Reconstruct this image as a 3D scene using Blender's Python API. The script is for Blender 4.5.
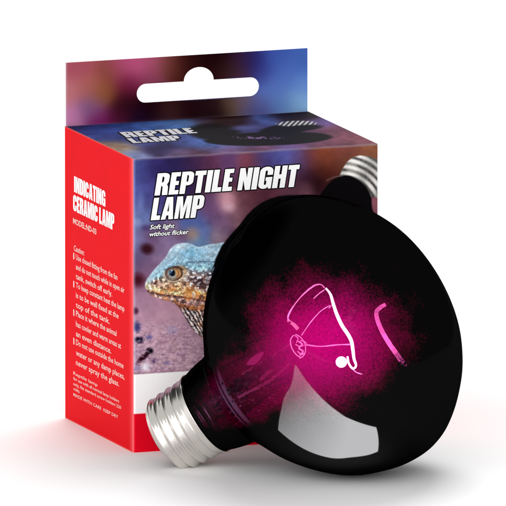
import bpy, bmesh, math, random
import numpy as np
from mathutils import Vector, Matrix
from mathutils.geometry import delaunay_2d_cdt

# ------------------------------------------------------------------ scale
# The place is designed in units of 0.35 mm (box front 260 units = 91 mm wide).
S = 0.00035
sc = bpy.context.scene
for o in list(bpy.data.objects):
    bpy.data.objects.remove(o)

# ------------------------------------------------------------------ camera
ELEV = math.radians(10.1)
DIST = 25000.0
cam_d = bpy.data.cameras.new('camera')
cam = bpy.data.objects.new('camera', cam_d)
sc.collection.objects.link(cam)
sc.camera = cam
look = Vector((0, math.cos(ELEV), -math.sin(ELEV)))
tgt = Vector((0, 0, 200.0 / math.cos(ELEV)))
cam.location = (tgt - look * DIST) * S
cam.rotation_euler = (math.pi / 2 - ELEV, 0, 0)
cam_d.sensor_width = 36.0
cam_d.lens = 36.0 * DIST / 506.0
cam_d.clip_start = 0.05
cam_d.clip_end = 60.0

# ------------------------------------------------------------------ world, lamps, exposure
w = bpy.data.worlds.new('World')
sc.world = w
w.use_nodes = True
w.node_tree.nodes['Background'].inputs['Color'].default_value = (1, 1, 1, 1)
w.node_tree.nodes['Background'].inputs['Strength'].default_value = 0.66
# dark spot added to the world, unseen, to darken the metal cap's reflections
_n = w.node_tree.nodes.new
_tc = _n('ShaderNodeTexCoord')
_dt = _n('ShaderNodeVectorMath')
_dt.operation = 'DOT_PRODUCT'
_dt.inputs[1].default_value = Vector((-0.60, 0.62, 0.50)).normalized()
_mr = _n('ShaderNodeMapRange')
_mr.inputs['From Min'].default_value = 0.80
_mr.inputs['From Max'].default_value = 0.93
_mr.inputs['To Min'].default_value = 1.0
_mr.inputs['To Max'].default_value = 0.05
w.node_tree.links.new(_tc.outputs['Generated'], _dt.inputs[0])
w.node_tree.links.new(_dt.outputs['Value'], _mr.inputs[0])
w.node_tree.links.new(_mr.outputs[0], w.node_tree.nodes['Background'].inputs['Color'])
sc.view_settings.view_transform = 'Standard'
sc.view_settings.look = 'None'
sc.view_settings.exposure = 0.0
sc.view_settings.gamma = 1.0


def softbox(name, loc, target, sx, sy, radiance, col=(1, 1, 1)):
    l = bpy.data.lights.new(name, 'AREA')
    l.shape = 'RECTANGLE'
    l.size = sx * S
    l.size_y = sy * S
    l.color = col
    l.energy = radiance * math.pi * (sx * S) * (sy * S)
    o = bpy.data.objects.new(name, l)
    sc.collection.objects.link(o)
    o.location = Vector(loc) * S
    d = (Vector(target) - Vector(loc)).normalized()
    o.rotation_euler = d.to_track_quat('-Z', 'Y').to_euler()
    return o


key = softbox('softbox_behind', (500, 3400, 5400), (0, 50, 0), 3300, 3300, 7.0)
front_fill = softbox('fill_front', (-1500, -5200, 1700), (0, 0, 150), 7000, 5000, 2.45)  # added fill that brightens the carton's front and side
# added, unseen light panel that the round glass mirrors as a bright window (lights the glass only)
PZ = math.atan(0.27)
PC = (10, -303, 4 + (303 - 172) * 0.27)
glass_highlight_panel = softbox('highlight_panel', PC, (PC[0], PC[1] + 100 * math.sin(PZ), PC[2] + 100 * math.cos(PZ)), 320, 282, 125.0)


def mask_panel(light, quad):
    """the panel is masked to a four-sided window with a soft fall-off to its left"""
    light.use_nodes = True
    nt = light.node_tree
    em = nt.nodes['Emission']
    ge = nt.nodes.new('ShaderNodeNewGeometry')
    acc = older = prev = None

    def mth(op, a, b=None, clamp=False):
        m = nt.nodes.new('ShaderNodeMath')
        m.operation = op
        m.use_clamp = clamp
        for i_, q in enumerate((a, b)):
            if q is None:
                continue
            if isinstance(q, (int, float)):
                m.inputs[i_].default_value = q
            else:
                nt.links.new(q, m.inputs[i_])
        return m.outputs[0]
    cx_, cy_ = 55.0, -235.0
    for k, (pa, pb, joined) in enumerate(quad):
        (ax_, ay_), (bx_, by_) = pa, pb
        nx, ny = -(by_ - ay_), bx_ - ax_
        l_ = math.hypot(nx, ny)
        nx, ny = nx / l_, ny / l_
        if (cx_ - ax_) * nx + (cy_ - ay_) * ny < 0:
            nx, ny = -nx, -ny
        d_ = nt.nodes.new('ShaderNodeVectorMath')
        d_.operation = 'DOT_PRODUCT'
        nt.links.new(ge.outputs['Position'], d_.inputs[0])
        d_.inputs[1].default_value = (nx, ny, 0)
        e_ = mth('DIVIDE', mth('SUBTRACT', d_.outputs['Value'], (ax_ * nx + ay_ * ny) * S), 1.5 * S, True)
        if joined:                       # second half of an inward-bent side
            prev = mth('MAXIMUM', prev, e_)
            acc = prev if older is None else mth('MULTIPLY', older, prev)
        else:
            older, prev = acc, e_
            acc = e_ if acc is None else mth('MULTIPLY', acc, e_)
    d_ = nt.nodes.new('ShaderNodeVectorMath')
    d_.operation = 'DOT_PRODUCT'
    nt.links.new(ge.outputs['Position'], d_.inputs[0])
    d_.inputs[1].default_value = (1, 0.25, 0)
    g_ = mth('ADD', mth('MULTIPLY', mth('DIVIDE', mth('SUBTRACT', d_.outputs['Value'], -95 * S), 130 * S, True), .80), .20)
    nt.links.new(mth('MULTIPLY', acc, g_), em.inputs['Strength'])


mask_panel(glass_highlight_panel.data, [((-100, -414), (-38, -276), False), ((-38, -276), (-12, -180), True), ((-12, -180), (132, -197), False),
                             ((132, -197), (146, -244), False), ((146, -244), (93, -271), False), ((93, -271), (-100, -414), True)])

# ------------------------------------------------------------------ helpers
C = sc.collection


def lin(c):
    c = np.clip(np.asarray(c, float), 0, 1)
    return np.where(c <= 0.04045, c / 12.92, ((c + 0.055) / 1.055) ** 2.4)


def srgb(r, g, b):
    v = lin(np.array([r, g, b]) / 255.0)
    return (float(v[0]), float(v[1]), float(v[2]), 1.0)


def new_mat(name):
    m = bpy.data.materials.new(name)
    m.use_nodes = True
    nt = m.node_tree
    for n in list(nt.nodes):
        nt.nodes.remove(n)
    out = nt.nodes.new('ShaderNodeOutputMaterial')
    return m, nt, out


def principled(name, col, rough=0.5, spec=0.3, metal=0.0, noise=None, bump=None):
    m, nt, out = new_mat(name)
    b = nt.nodes.new('ShaderNodeBsdfPrincipled')
    b.inputs['Base Color'].default_value = col
    b.inputs['Roughness'].default_value = rough
    b.inputs['Specular IOR Level'].default_value = spec
    b.inputs['Metallic'].default_value = metal
    nt.links.new(b.outputs[0], out.inputs[0])
    if noise or bump:
        tc = nt.nodes.new('ShaderNodeTexCoord')
        n = nt.nodes.new('ShaderNodeTexNoise')
        n.inputs['Scale'].default_value = (noise or bump)[0]
        n.inputs['Detail'].default_value = 5
        nt.links.new(tc.outputs['Object'], n.inputs['Vector'])
        if noise:
            r = nt.nodes.new('ShaderNodeMapRange')
            r.inputs['To Min'].default_value = noise[1]
            r.inputs['To Max'].default_value = noise[2]
            nt.links.new(n.outputs[0], r.inputs[0])
            h = nt.nodes.new('ShaderNodeMix')
            h.data_type = 'RGBA'
            h.blend_type = 'MULTIPLY'
            h.inputs[0].default_value = 1.0
            h.inputs[6].default_value = col
            nt.links.new(r.outputs[0], h.inputs[7])
            nt.links.new(h.outputs[2], b.inputs['Base Color'])
        if bump:
            bp = nt.nodes.new('ShaderNodeBump')
            bp.inputs['Strength'].default_value = bump[1]
            bp.inputs['Distance'].default_value = bump[2] * S
            nt.links.new(n.outputs[0], bp.inputs['Height'])
            nt.links.new(bp.outputs[0], b.inputs['Normal'])
    return m


def printed(name, rough=0.6, spec=0.03):
    """Printed card: the ink is a colour attribute painted on the card's own mesh."""
    m, nt, out = new_mat(name)
    b = nt.nodes.new('ShaderNodeBsdfPrincipled')
    a = nt.nodes.new('ShaderNodeAttribute')
    a.attribute_name = 'ink'
    nt.links.new(a.outputs['Color'], b.inputs['Base Color'])
    b.inputs['Roughness'].default_value = rough
    b.inputs['Specular IOR Level'].default_value = spec
    tc = nt.nodes.new('ShaderNodeTexCoord')
    n = nt.nodes.new('ShaderNodeTexNoise')
    n.inputs['Scale'].default_value = 900
    bp = nt.nodes.new('ShaderNodeBump')
    bp.inputs['Strength'].default_value = 0.05
    bp.inputs['Distance'].default_value = 0.3 * S
    nt.links.new(tc.outputs['Object'], n.inputs['Vector'])
    nt.links.new(n.outputs[0], bp.inputs['Height'])
    nt.links.new(bp.outputs[0], b.inputs['Normal'])
    nt.links.new(b.outputs[0], out.inputs[0])
    return m


def link_mesh(name, verts, faces, mat, parent=None, smooth=False, ink=None):
    me = bpy.data.meshes.new(name)
    v = np.asarray(verts, float) * S
    me.from_pydata(v.tolist(), [], faces)
    me.materials.append(mat)
    if ink is not None:
        at = me.color_attributes.new('ink', 'FLOAT_COLOR', 'POINT')
        buf = np.ones((len(v), 4), np.float32)
        buf[:, :3] = ink
        at.data.foreach_set('color', buf.ravel())
    if smooth:
        me.polygons.foreach_set('use_smooth', [True] * len(me.polygons))
    me.update()
    o = bpy.data.objects.new(name, me)
    C.objects.link(o)
    if parent:
        o.parent = parent
    return o


def grid_faces(nu, nv):
    i = np.arange(nu - 1)[:, None]
    j = np.arange(nv - 1)[None, :]
    a = (i * nv + j).ravel()
    return np.stack([a, a + nv, a + nv + 1, a + 1], 1).tolist()


def tag(o, label, cat, group=None, kind=None):
    o['label'] = label
    o['category'] = cat
    if group:
        o['group'] = group
    if kind:
        o['kind'] = kind


def frames(pts):
    pts = [Vector(p) for p in pts]
    out = []
    prev = None
    for i, p in enumerate(pts):
        t = (pts[min(i + 1, len(pts) - 1)] - pts[max(i - 1, 0)]).normalized()
        if prev is None:
            a = Vector((0, 0, 1)) if abs(t.z) < 0.9 else Vector((1, 0, 0))
            n = t.cross(a).normalized()
        else:
            n = (prev - t * prev.dot(t)).normalized()
        prev = n
        out.append((p, n, t.cross(n)))
    return out


def catmull(P, n=8):
    P = [Vector(p) for p in P]
    P = [2 * P[0] - P[1]] + P + [2 * P[-1] - P[-2]]
    out = []
    for i in range(1, len(P) - 2):
        a, b, c, d = P[i - 1:i + 3]
        for k in range(n):
            t = k / n
            out.append(0.5 * ((2 * b) + (c - a) * t + (2 * a - 5 * b + 4 * c - d) * t * t + (3 * b - a - 3 * c + d) * t ** 3))
    out.append(P[-2])
    return out


def tube_geo(pts, r, seg=10, smooth_path=True, jitter=0.0, seed=1):
    rnd = random.Random(seed)
    if smooth_path and len(pts) > 2:
        pts = catmull(pts)
    fr = frames(pts)
    V, F = [], []
    for i, (p, n, b) in enumerate(fr):
        f = i / (len(fr) - 1)
        rr = r(f) if callable(r) else r
        for k in range(seg):
            a = 2 * math.pi * k / seg
            q = rr * (1 + jitter * (rnd.random() - .5))
            V.append(p + n * math.cos(a) * q + b * math.sin(a) * q)
    for i in range(len(fr) - 1):
        for k in range(seg):
            k2 = (k + 1) % seg
            F.append((i * seg + k, i * seg + k2, (i + 1) * seg + k2, (i + 1) * seg + k))
    F.append(tuple(range(seg))[::-1])
    F.append(tuple((len(fr) - 1) * seg + k for k in range(seg)))
    return V, F


def merge(*geos):
    V, F = [], []
    for v, f in geos:
        n = len(V)
        V += list(v)
        F += [tuple(i + n for i in q) for q in f]
    return V, F


# ------------------------------------------------------------------ numpy painting tools
rs = np.random.RandomState(7)


def vnoise(x, y, scale, seed=0, octaves=3):
    tot = np.zeros_like(x, float)
    amp, norm = 1.0, 0.0
    for o in range(octaves):
        r = np.random.RandomState(seed * 17 + o)
        T = r.rand(64, 64)
        u = x / scale
        v = y / scale
        iu = np.floor(u).astype(int)
        iv = np.floor(v).astype(int)
        fu = u - iu
        fv = v - iv
        fu = fu * fu * (3 - 2 * fu)
        fv = fv * fv * (3 - 2 * fv)
        g = lambda a, b: T[a % 64, b % 64]
        tot += amp * ((g(iu, iv) * (1 - fu) + g(iu + 1, iv) * fu) * (1 - fv) + (g(iu, iv + 1) * (1 - fu) + g(iu + 1, iv + 1) * fu) * fv)
        norm += amp
        amp *= 0.55
        scale = scale / 2
    return tot / norm


def worley(x, y, scale, seed=0):
    r = np.random.RandomState(seed)
    T = r.rand(64, 64, 3)
    u = x / scale
    v = y / scale
    iu = np.floor(u).astype(int)
    iv = np.floor(v).astype(int)
    best = np.full(x.shape, 9.0)
    second = np.full(x.shape, 9.0)
    cid = np.zeros(x.shape)
    for a in (-1, 0, 1):
        for b in (-1, 0, 1):
            t = T[(iu + a) % 64, (iv + b) % 64]
            d = np.hypot(iu + a + t[..., 0] - u, iv + b + t[..., 1] - v)
            near = d < best
            second = np.where(near, best, np.minimum(second, d))
            cid = np.where(near, t[..., 2], cid)
            best = np.where(near, d, best)
    return best, second - best, cid


def blobs(x, y, L):
    """smooth out-of-focus backdrop: normalised weighted blend of (x, y, radius, rgb)."""
    W = np.zeros(x.shape) + 1e-9
    col = np.zeros(x.shape + (3,))
    for (bx, by, rad, c) in L:
        g = np.exp(-((x - bx) ** 2 + (y - by) ** 2) / (2.0 * rad * rad))
        W += g
        col += g[..., None] * np.array(c, float)
    return col / W[..., None] / 255.0


def over(col, c, a):
    c = np.asarray(c, float)
    if c.ndim == 1:
        c = c / 255.0
    return col * (1 - a[..., None]) + c * a[..., None]


def spot(x, y, cx, cy, rx, ry=None, ang=0.0, soft=0.4):
    ry = ry or rx
    ca, sa = math.cos(ang), math.sin(ang)
    u = ((x - cx) * ca + (y - cy) * sa) / rx
    v = (-(x - cx) * sa + (y - cy) * ca) / ry
    d = np.sqrt(u * u + v * v)
    return np.clip((1 + soft - d) / (2 * soft), 0, 1)


def poly_mask(x, y, P, soft=0.8):
    """signed distance to a closed polygon -> soft mask"""
    P = np.array(P, float)
    d = np.full(x.shape, 1e9)
    ins = np.zeros(x.shape, bool)
    n = len(P)
    for i in range(n):
        ax, ay = P[i]
        bx, by = P[(i + 1) % n]
        ex, ey = bx - ax, by - ay
        t = np.clip(((x - ax) * ex + (y - ay) * ey) / (ex * ex + ey * ey), 0, 1)
        d = np.minimum(d, np.hypot(x - ax - t * ex, y - ay - t * ey))
        if ey != 0:
            c = ((ay > y) != (by > y)) & (x < ex * (y - ay) / ey + ax)
            ins ^= c
    sd = np.where(ins, -d, d)
    return np.clip(0.5 - sd / (2 * soft), 0, 1), sd


def smooth_poly(P, n=6):
    v = catmull([(p[0], p[1], 0) for p in list(P) + [P[0]]], n)
    return [(q.x, q.y) for q in v[:-1]]


# ------------------------------------------------------------------ the carton
W_, D_, H_ = 260.5, 204.0, 298.6
YAW = math.radians(19.9)
RC = 3.2                                    # radius of the folded corner

carton = bpy.data.objects.new('lamp_box', None)
C.objects.link(carton)
carton.location = Vector((-120.0, 0.0, 0.0)) * S
carton.rotation_euler = (0, 0, YAW)
carton.empty_display_size = 0.02
tag(carton, 'red cardboard carton printed with a lizard photo and REPTILE NIGHT LAMP, with a hang tab', 'box')

ca, sa = math.cos(YAW), math.sin(YAW)


def front_xy(s, h):
    return 133 + s * 0.9403, 453 - h * 0.9845 - s * 0.0597


def front_sh(x, y):
    s = (x - 133) / 0.9403
    return s, (453 - y - s * 0.0597) / 0.9845


def paint_front(s, h):
    x, y = front_xy(s, h)
    B = [  # the out-of-focus backdrop of the printed photo
        (135, 165, 9, (70, 85, 140)), (150, 170, 12, (52, 44, 98)), (175, 166, 10, (45, 38, 80)), (196, 160, 10, (62, 40, 72)),
        (215, 158, 10, (100, 55, 80)), (232, 156, 9, (88, 66, 120)), (246, 158, 8, (135, 62, 58)), (262, 156, 10, (70, 60, 110)),
        (283, 154, 10, (78, 82, 150)), (296, 160, 7, (92, 86, 150)), (306, 158, 8, (92, 50, 70)), (322, 156, 10, (128, 66, 44)), (345, 150, 11, (120, 66, 60)),
        (372, 150, 11, (130, 82, 58)), (312, 182, 9, (36, 12, 16)), (330, 172, 9, (78, 36, 28)), (345, 164, 6, (96, 60, 44)), (375, 205, 6, (150, 90, 100)),
        (306, 190, 5, (150, 105, 115)), (302, 176, 8, (70, 44, 70)), (138, 190, 9, (80, 95, 160)), (150, 195, 11, (70, 62, 120)), (140, 215, 9, (96, 112, 160)),
        (150, 240, 8, (92, 60, 92)), (138, 240, 7, (112, 118, 165)), (165, 240, 8, (120, 100, 135)), (200, 228, 8, (78, 98, 160)),
        (200, 240, 6, (92, 124, 160)), (194, 234, 4, (190, 132, 84)), (214, 214, 8, (104, 72, 110)), (228, 205, 6, (205, 150, 160)), (222, 222, 7, (120, 90, 125)),
        (216, 235, 6, (140, 118, 135)), (236, 215, 7, (132, 92, 104)), (246, 205, 8, (106, 62, 74)), (270, 192, 9, (92, 48, 62)), (290, 190, 8, (105, 66, 80)),
        (138, 262, 8, (86, 74, 110)), (138, 282, 8, (120, 74, 104)), (148, 268, 8, (126, 92, 126)), (160, 250, 8, (130, 108, 142)), (140, 300, 9, (160, 120, 150)),
        (150, 310, 12, (186, 134, 160)), (175, 318, 12, (190, 140, 160)), (150, 335, 12, (192, 150, 170)), (175, 345, 14, (198, 152, 170)),
        (200, 360, 12, (188, 146, 164)), (145, 358, 10, (186, 150, 174)), (170, 365, 12, (196, 156, 174)), (186, 330, 9, (180, 138, 165)), (240, 350, 40, (170, 130, 150)),
        (350, 300, 60, (70, 40, 55)), (300, 240, 30, (70, 40, 55))]
    col = blobs(x, y, B)
    col *= (0.90 + 0.20 * vnoise(x, y, 7, 3))[..., None]
    up_ = np.clip((300 - y) / 60, 0, 1)[..., None]
    col = np.clip(col + up_ * ((col - .36) * 1.18 + .36 - col), 0, 1)
    g_ = col.mean(-1, keepdims=True)
    col = np.clip(g_ + (col - g_) * 0.90, 0, 1)
    # out-of-focus pebbles and dark spots
    for sx_, sy_, rx, ry, an, c, so, al in [
        (147, 249, 6, 5, 0.2, (46, 8, 18), .5, .9), (138, 280, 6, 6, 0, (62, 10, 22), .6, .9), (137, 222, 4, 4, 0, (150, 160, 200), .6, .5),
        (146, 228, 4, 3, 0, (60, 40, 90), .6, .6), (135, 311, 3.2, 3.2, 0, (60, 18, 40), .5, .9), (137, 327, 3.5, 5, 0, (52, 52, 110), .5, .9),
        (139.5, 340, 4.4, 3.4, 0.1, (14, 14, 44), .35, 1), (149, 337.5, 3, 2.2, 0, (92, 100, 170), .5, .9), (143.5, 357, 8, 2.6, -0.75, (44, 8, 24), .35, 1),
        (149.5, 351, 3.6, 3, 0, (12, 4, 18), .35, 1), (155, 361, 3, 2.4, 0, (86, 56, 104), .5, .9), (146, 367, 5, 4, 0, (240, 232, 244), .5, .95),
        (167, 363, 3, 1.8, 0, (130, 110, 160), .6, .8), (158, 333, 5, 3, 0, (200, 162, 176), .6, .6), (172, 330, 5, 4, 0, (150, 140, 180), .6, .6),
        (181, 356, 6, 3, .5, (170, 130, 160), .6, .6), (190, 366, 5, 2, 0, (214, 176, 190), .5, .7), (137, 368, 3, 2, 0, (150, 140, 186), .5, .8),
        (229, 207, 5, 4, .3, (215, 172, 186), .7, .7), (160, 226, 5, 4, .3, (72, 56, 104), .7, .6), (182, 236, 6, 4, .3, (110, 70, 100), .7, .6),
        (240, 226, 5, 3, .3, (150, 110, 120), .7, .6), (206, 232, 4, 6, .3, (96, 112, 168), .7, .7), (140, 205, 3, 9, .1, (110, 125, 180), .8, .6)]:
        col = over(col, c, al * spot(x, y, sx_, sy_, rx, ry, an, so))
    g = vnoise(x, y, 2.2, 21, 3)
    low = np.clip((y - 318) / 20, 0, 1)
    col = np.clip(col * (1 + (g - .5)[..., None] * 0.35 * low[..., None]), 0, 1)
    pw_, pe_, pc_ = worley(x, y * 1.5, 4.2, 44)
    peb = np.clip((y - 312) / 16, 0, 1) * np.clip(1 - pe_ / .35, 0, 1) * (vnoise(x, y, 9, 5) > .47)
    col = over(col, (138, 98, 128), (vnoise(x, y * 1.6, 3.4, 52, 3) > .60) * np.clip((y - 316) / 16, 0, 1) * .45)
    col = over(col, (222, 186, 200), (vnoise(x, y * 1.6, 3.0, 53, 3) > .63) * np.clip((y - 316) / 16, 0, 1) * .5)
    col = over(col, (232, 202, 212), np.clip((y - 312) / 16, 0, 1) * (pc_ > .88) * np.clip(1 - pw_ / .45, 0, 1) * .5)
    col = over(col, (84, 60, 110), np.clip((y - 330) / 16, 0, 1) * (pc_ < .07) * np.clip(1 - pw_ / .5, 0, 1) * .6)
    # ---- the lizard
    head = smooth_poly([(145, 287), (146, 281), (153, 271), (161, 262.5), (166.5, 256), (169.5, 250), (175, 245), (183, 243), (191, 244), (198, 247), (207, 245),
                        (216, 243.6), (235, 242), (262, 250), (262, 356), (235, 356), (214, 345), (204, 339), (197, 333.5), (191, 327), (186, 319), (180, 309), (174, 303.5),
                        (166, 300.5), (157, 298), (149, 294)], 5)
    m, sd = poly_mask(x, y, head, 0.7)
    wb, we, wc = worley(x * 1.0, y * 1.3, 2.7, 5)
    n1 = vnoise(x, y, 5, 9)
    n2 = vnoise(x, y, 1.6, 12, 2)
    # vertical position inside the head -> skin zones
    top_l = np.interp(x, [145, 153, 161, 167, 175, 185, 198, 207, 216, 240], [284, 271, 262, 254, 245, 243, 247, 245, 243.6, 242])
    mouth = np.interp(x, [145, 150, 158, 170, 185, 205, 240], [290.5, 292, 294.2, 296, 297.5, 301.5, 306])
    f = (y - top_l) / np.maximum(mouth - top_l, 1)
    skin = np.zeros(x.shape + (3,))
    def z(a, b):
        return np.clip((f - a) / (b - a), 0, 1)[..., None]
    c_top = np.array([166, 200, 222]) / 255 * (0.80 + 0.32 * n1)[..., None]
    c_top = over(c_top, (96, 170, 208), spot(x, y, 192, 253, 10, 6, .1, .8) * 0.75)
    c_top = over(c_top, (214, 226, 234), spot(x, y, 180, 247, 8, 3, -.2, .8) * 0.7)
    c_cyan = np.array([128, 186, 214]) / 255 * (0.7 + 0.5 * n2)[..., None]
    c_tan = np.array([188, 152, 124]) / 255 * (0.62 + 0.75 * n2)[..., None]
    c_or = np.array([202, 128, 74]) / 255 * (0.55 + 0.9 * n2)[..., None]
    c_cheek = np.where((wc > 0.55)[..., None], np.array([214, 208, 220]) / 255, np.array([150, 104, 96]) / 255)
    c_cheek = np.where((wc < 0.22)[..., None], np.array([92, 66, 80]) / 255, c_cheek) * (0.75 + 0.5 * n2)[..., None]
    skin = c_top
    skin = skin * (1 - z(.22, .42)) + c_cyan * z(.22, .42)
    rightness = np.clip((x - 186) / 8, 0, 1)[..., None]
    skin = skin * (1 - z(.40, .56)) + (c_cheek * rightness + c_tan * (1 - rightness)) * z(.40, .56)
    skin = skin * (1 - z(.68, .88)) + c_or * z(.68, .88)
    # snout: pale blue above, pale yellow lip
    skin = over(skin, (150, 190, 206), spot(x, y, 156, 274, 11, 4.5, -.72, .6) * .85)
    skin = over(skin, (206, 168, 150), spot(x, y, 157, 283, 8, 4, .1, .7) * .6)
    lip = np.exp(-((y - (mouth - 3.6 + 0.0 * x)) / 2.3) ** 2) * np.clip((200 - x) / 26, 0, 1)
    skin = over(skin, (238, 208, 146), lip * .9)
    skin = over(skin, (242, 222, 170), spot(x, y, 147.5, 287, 3.4, 4, 0, .6) * .9)
    skin = over(skin, (62, 28, 20), spot(x, y, 155.8, 282.3, 1.5, 2.2, .4, .4) * .9)
    skin = over(skin, (232, 176, 92), spot(x, y, 193, 292, 14, 2.2, .16, .6) * .7)
    # jaw and throat below the mouth
    g2 = y - mouth
    jaw = np.array([186, 140, 128]) / 255 * (0.6 + 0.7 * n2)[..., None]
    a = np.clip(g2 / 1.5, 0, 1)[..., None]
    skin = skin * (1 - a) + jaw * a
    br = np.array([150, 76, 40]) / 255 * (0.4 + 1.0 * n2)[..., None]
    a = np.clip((g2 - 5) / 4, 0, 1)[..., None]
    skin = skin * (1 - a) + br * a
    ph = (x * 0.86 - y * 0.50) / 2.1 + 1.6 * n1
    st = np.sin(ph * 2 * math.pi / 1.55)
    th = np.where((st > 0.15)[..., None], np.array([206, 204, 214]) / 255, np.where((st < -.35)[..., None], np.array([28, 20, 34]) / 255, np.array([176, 100, 46]) / 255))
    th = th * (0.55 + 0.75 * n2)[..., None]
    a = np.clip((g2 - 9) / 4, 0, 1)[..., None] * 0.95
    skin = skin * (1 - a) + th * a
    skin = over(skin, (196, 108, 40), np.clip((y - 318) / 8, 0, 1) * np.clip((x - 192) / 8, 0, 1) * (n1 > .52) * .5)
    # mouth line, fold behind the eye, scale edges
    skin = over(skin, (66, 30, 50), np.exp(-((g2) / 0.9) ** 2) * (0.55 + .45 * (n2 > .45)) * .95)
    skin = over(skin, (80, 40, 60), np.exp(-((g2 - 4.2 - (x - 150) * .03) / 0.8) ** 2) * np.clip((x - 152) / 10, 0, 1) * .55)
    skin = over(skin, (40, 60, 86), np.exp(-((y - (262.3 + (x - 186) * -0.02)) / 0.9) ** 2) * np.clip((x - 183) / 6, 0, 1) * (n2 > .42) * .75)
    edge = np.clip(1 - we / 0.16, 0, 1) * np.clip((f - .2) / .3, 0, 1)
    skin = over(skin, (44, 24, 34), edge * .72)
    tone = 0.62 + 0.86 * wc
    tone = 1 + (tone - 1) * np.clip((f - .15) / .35, 0, 1)
    skin = np.clip(skin * tone[..., None], 0, 1)
    w2, e2, c2 = worley(x + 31, y * 1.1, 5.0, 15)
    cheek = np.clip((f - .5) / .1, 0, 1) * np.clip((1.0 - f) / .1, 0, 1) * np.clip((x - 180) / 6, 0, 1)
    skin = over(skin, (60, 36, 44), cheek * (c2 < .35) * .55)
    skin = over(skin, (232, 226, 232), cheek * (c2 > .72) * (n2 > .4) * .6)
    skin = over(skin, (226, 130, 48), (c2 > .35) * (c2 < .55) * np.clip((f - .75) / .1, 0, 1) * np.clip((y - mouth - 16) / -4, 0, 1) * .5)
    dots = (wb < 0.20) * (wc > .6)
    skin = over(skin, (246, 244, 246), dots * np.clip((f - .3) / .3, 0, 1) * .35)
    # eye
    ex, ey = 173.3, 273.6
    skin = over(skin, (190, 130, 66), spot(x, y, ex + 4.5, ey - 1.5, 8.5, 6.2, -.35, .25) * (0.55 + .45 * n2))
    skin = over(skin, (52, 30, 30), np.exp(-((np.hypot((x - ex - .6) / 1.28 + (y - ey) * .12, y - ey) - 6.3 - .5 * n1) / (0.8 + .5 * (y < ey))) ** 2) * .95)
    skin = over(skin, (206, 186, 160), np.exp(-((np.hypot((x - ex - .6) / 1.25, y - ey) - 7.9) / 0.8) ** 2) * (y > ey - 3) * .8)
    skin = over(skin, (120, 132, 136), spot(x, y, ex - 1, ey + .5, 4.9, 4.9, 0, .2))
    skin = over(skin, (186, 190, 176), spot(x, y, ex - .8, ey + 4.2, 3.6, 1.8, 0, .4) * .8)
    skin = over(skin, (196, 140, 70), spot(x, y, ex + 3.4, ey - 1.2, 2.4, 3.4, 0, .4) * .85)
    skin = over(skin, (10, 16, 34), spot(x, y, ex - 1.0, ey - .6, 2.9, 3.4, 0, .25))
    skin = over(skin, (70, 116, 170), spot(x, y, ex - 2.8, ey - 1.4, 1.4, 1.2, 0, .4) * .9)
    skin = over(skin, (226, 236, 244), spot(x, y, ex - 1.6, ey - 3.0, .9, .7, 0, .4))
    skin = over(skin, (120, 70, 44), np.exp(-((np.hypot((x - ex + .5) / 1.1, y - ey + .3) - 5.2) / .6) ** 2) * .8)
    gran = vnoise(x, y * 1.2, 1.9, 71, 2)
    skin = over(skin, (92, 150, 190), np.clip((gran - .52) / .1, 0, 1) * np.clip((.45 - f) / .15, 0, 1) * .45)
    skin = over(skin, (232, 240, 244), np.clip((gran - .70) / .08, 0, 1) * np.clip((.45 - f) / .15, 0, 1) * .6)
    # rim light along the outline, dark under the chin
    skin = over(skin, (216, 232, 240), np.clip(1 + sd / 1.6, 0, 1) * (y < 286) * .5)
    rough_ = vnoise(x, y, 2.4, 91, 3)
    skin = np.clip(skin * (0.78 + .5 * rough_)[..., None], 0, 1)
    sg_ = skin.mean(-1, keepdims=True)
    skin = np.clip((sg_ + (skin - sg_) * .84) * 1.06, 0, 1)
    col = col * (1 - m[..., None]) + skin * m[..., None]
    # ---- second lamp of the artwork: black neck and silver screw, cut by the box edge
    cx, cy = 342.5, 210.0
    d = np.hypot(x - cx, (y - cy) * 1.0)
    th_ = np.arctan2(y - cy, x - cx)
    sil, sds = poly_mask(x, y, [(339.5, 176), (343, 168), (347.5, 161.5), (353, 157), (360, 155.2), (369, 156), (378.5, 159.5), (384, 162), (384, 201), (376, 197), (368, 196), (345, 190)], .6)
    band = np.sin((d - 35.5) * 2 * math.pi / 6.6)
    sv = 142 + 46 * band + 30 * np.sin(th_ * 9 + 1)
    sv = np.where((band < -.55) & (np.sin(th_ * 7.0 + d * .18) > -.25), 52 + 40 * n2, sv)
    sv = np.clip(sv * (0.93 + .12 * n2) * np.clip(1.25 - np.maximum(th_ + .95, 0) * .5, .5, 1.2), 16, 245)
    silc = np.stack([sv, sv * .985, sv * .965], -1) / 255
    col = col * (1 - sil[..., None]) + silc * sil[..., None]
    neck, _ = poly_mask(x, y, smooth_poly([(312, 240), (314, 202), (319, 196.5), (325, 188), (332, 180.5), (341, 176), (350, 175.6), (359, 180), (367, 187.5), (371.5, 197), (372.5, 208), (378, 240)], 6), .7)
    col = over(col, (5, 3, 5), neck)
    body_, _ = poly_mask(x, y, [(213, 268), (215.5, 259), (221.6, 246), (230, 235.5), (239.5, 225), (247, 215), (253.5, 208.5), (261, 203), (270, 198.6), (279, 196), (289, 195), (304, 195), (322, 195), (334, 230), (260, 250)], .7)
    col = over(col, (5, 3, 5), body_)
    col = over(col, (120, 110, 116), np.exp(-((np.hypot(x - 343, y - 207) - 31.2) / .6) ** 2) * (x < 343) * (x > 326) * .55 * (y < 196))
    # pale fold wear along the top; corner highlight painted down the left edge
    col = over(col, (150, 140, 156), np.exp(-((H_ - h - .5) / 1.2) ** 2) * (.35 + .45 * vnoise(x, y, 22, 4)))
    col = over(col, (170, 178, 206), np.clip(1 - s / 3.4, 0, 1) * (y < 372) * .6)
    # ---- white stripe and red foot
    hs = 79.5
    wht = np.clip((hs - h) / .8 + .5, 0, 1)
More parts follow.
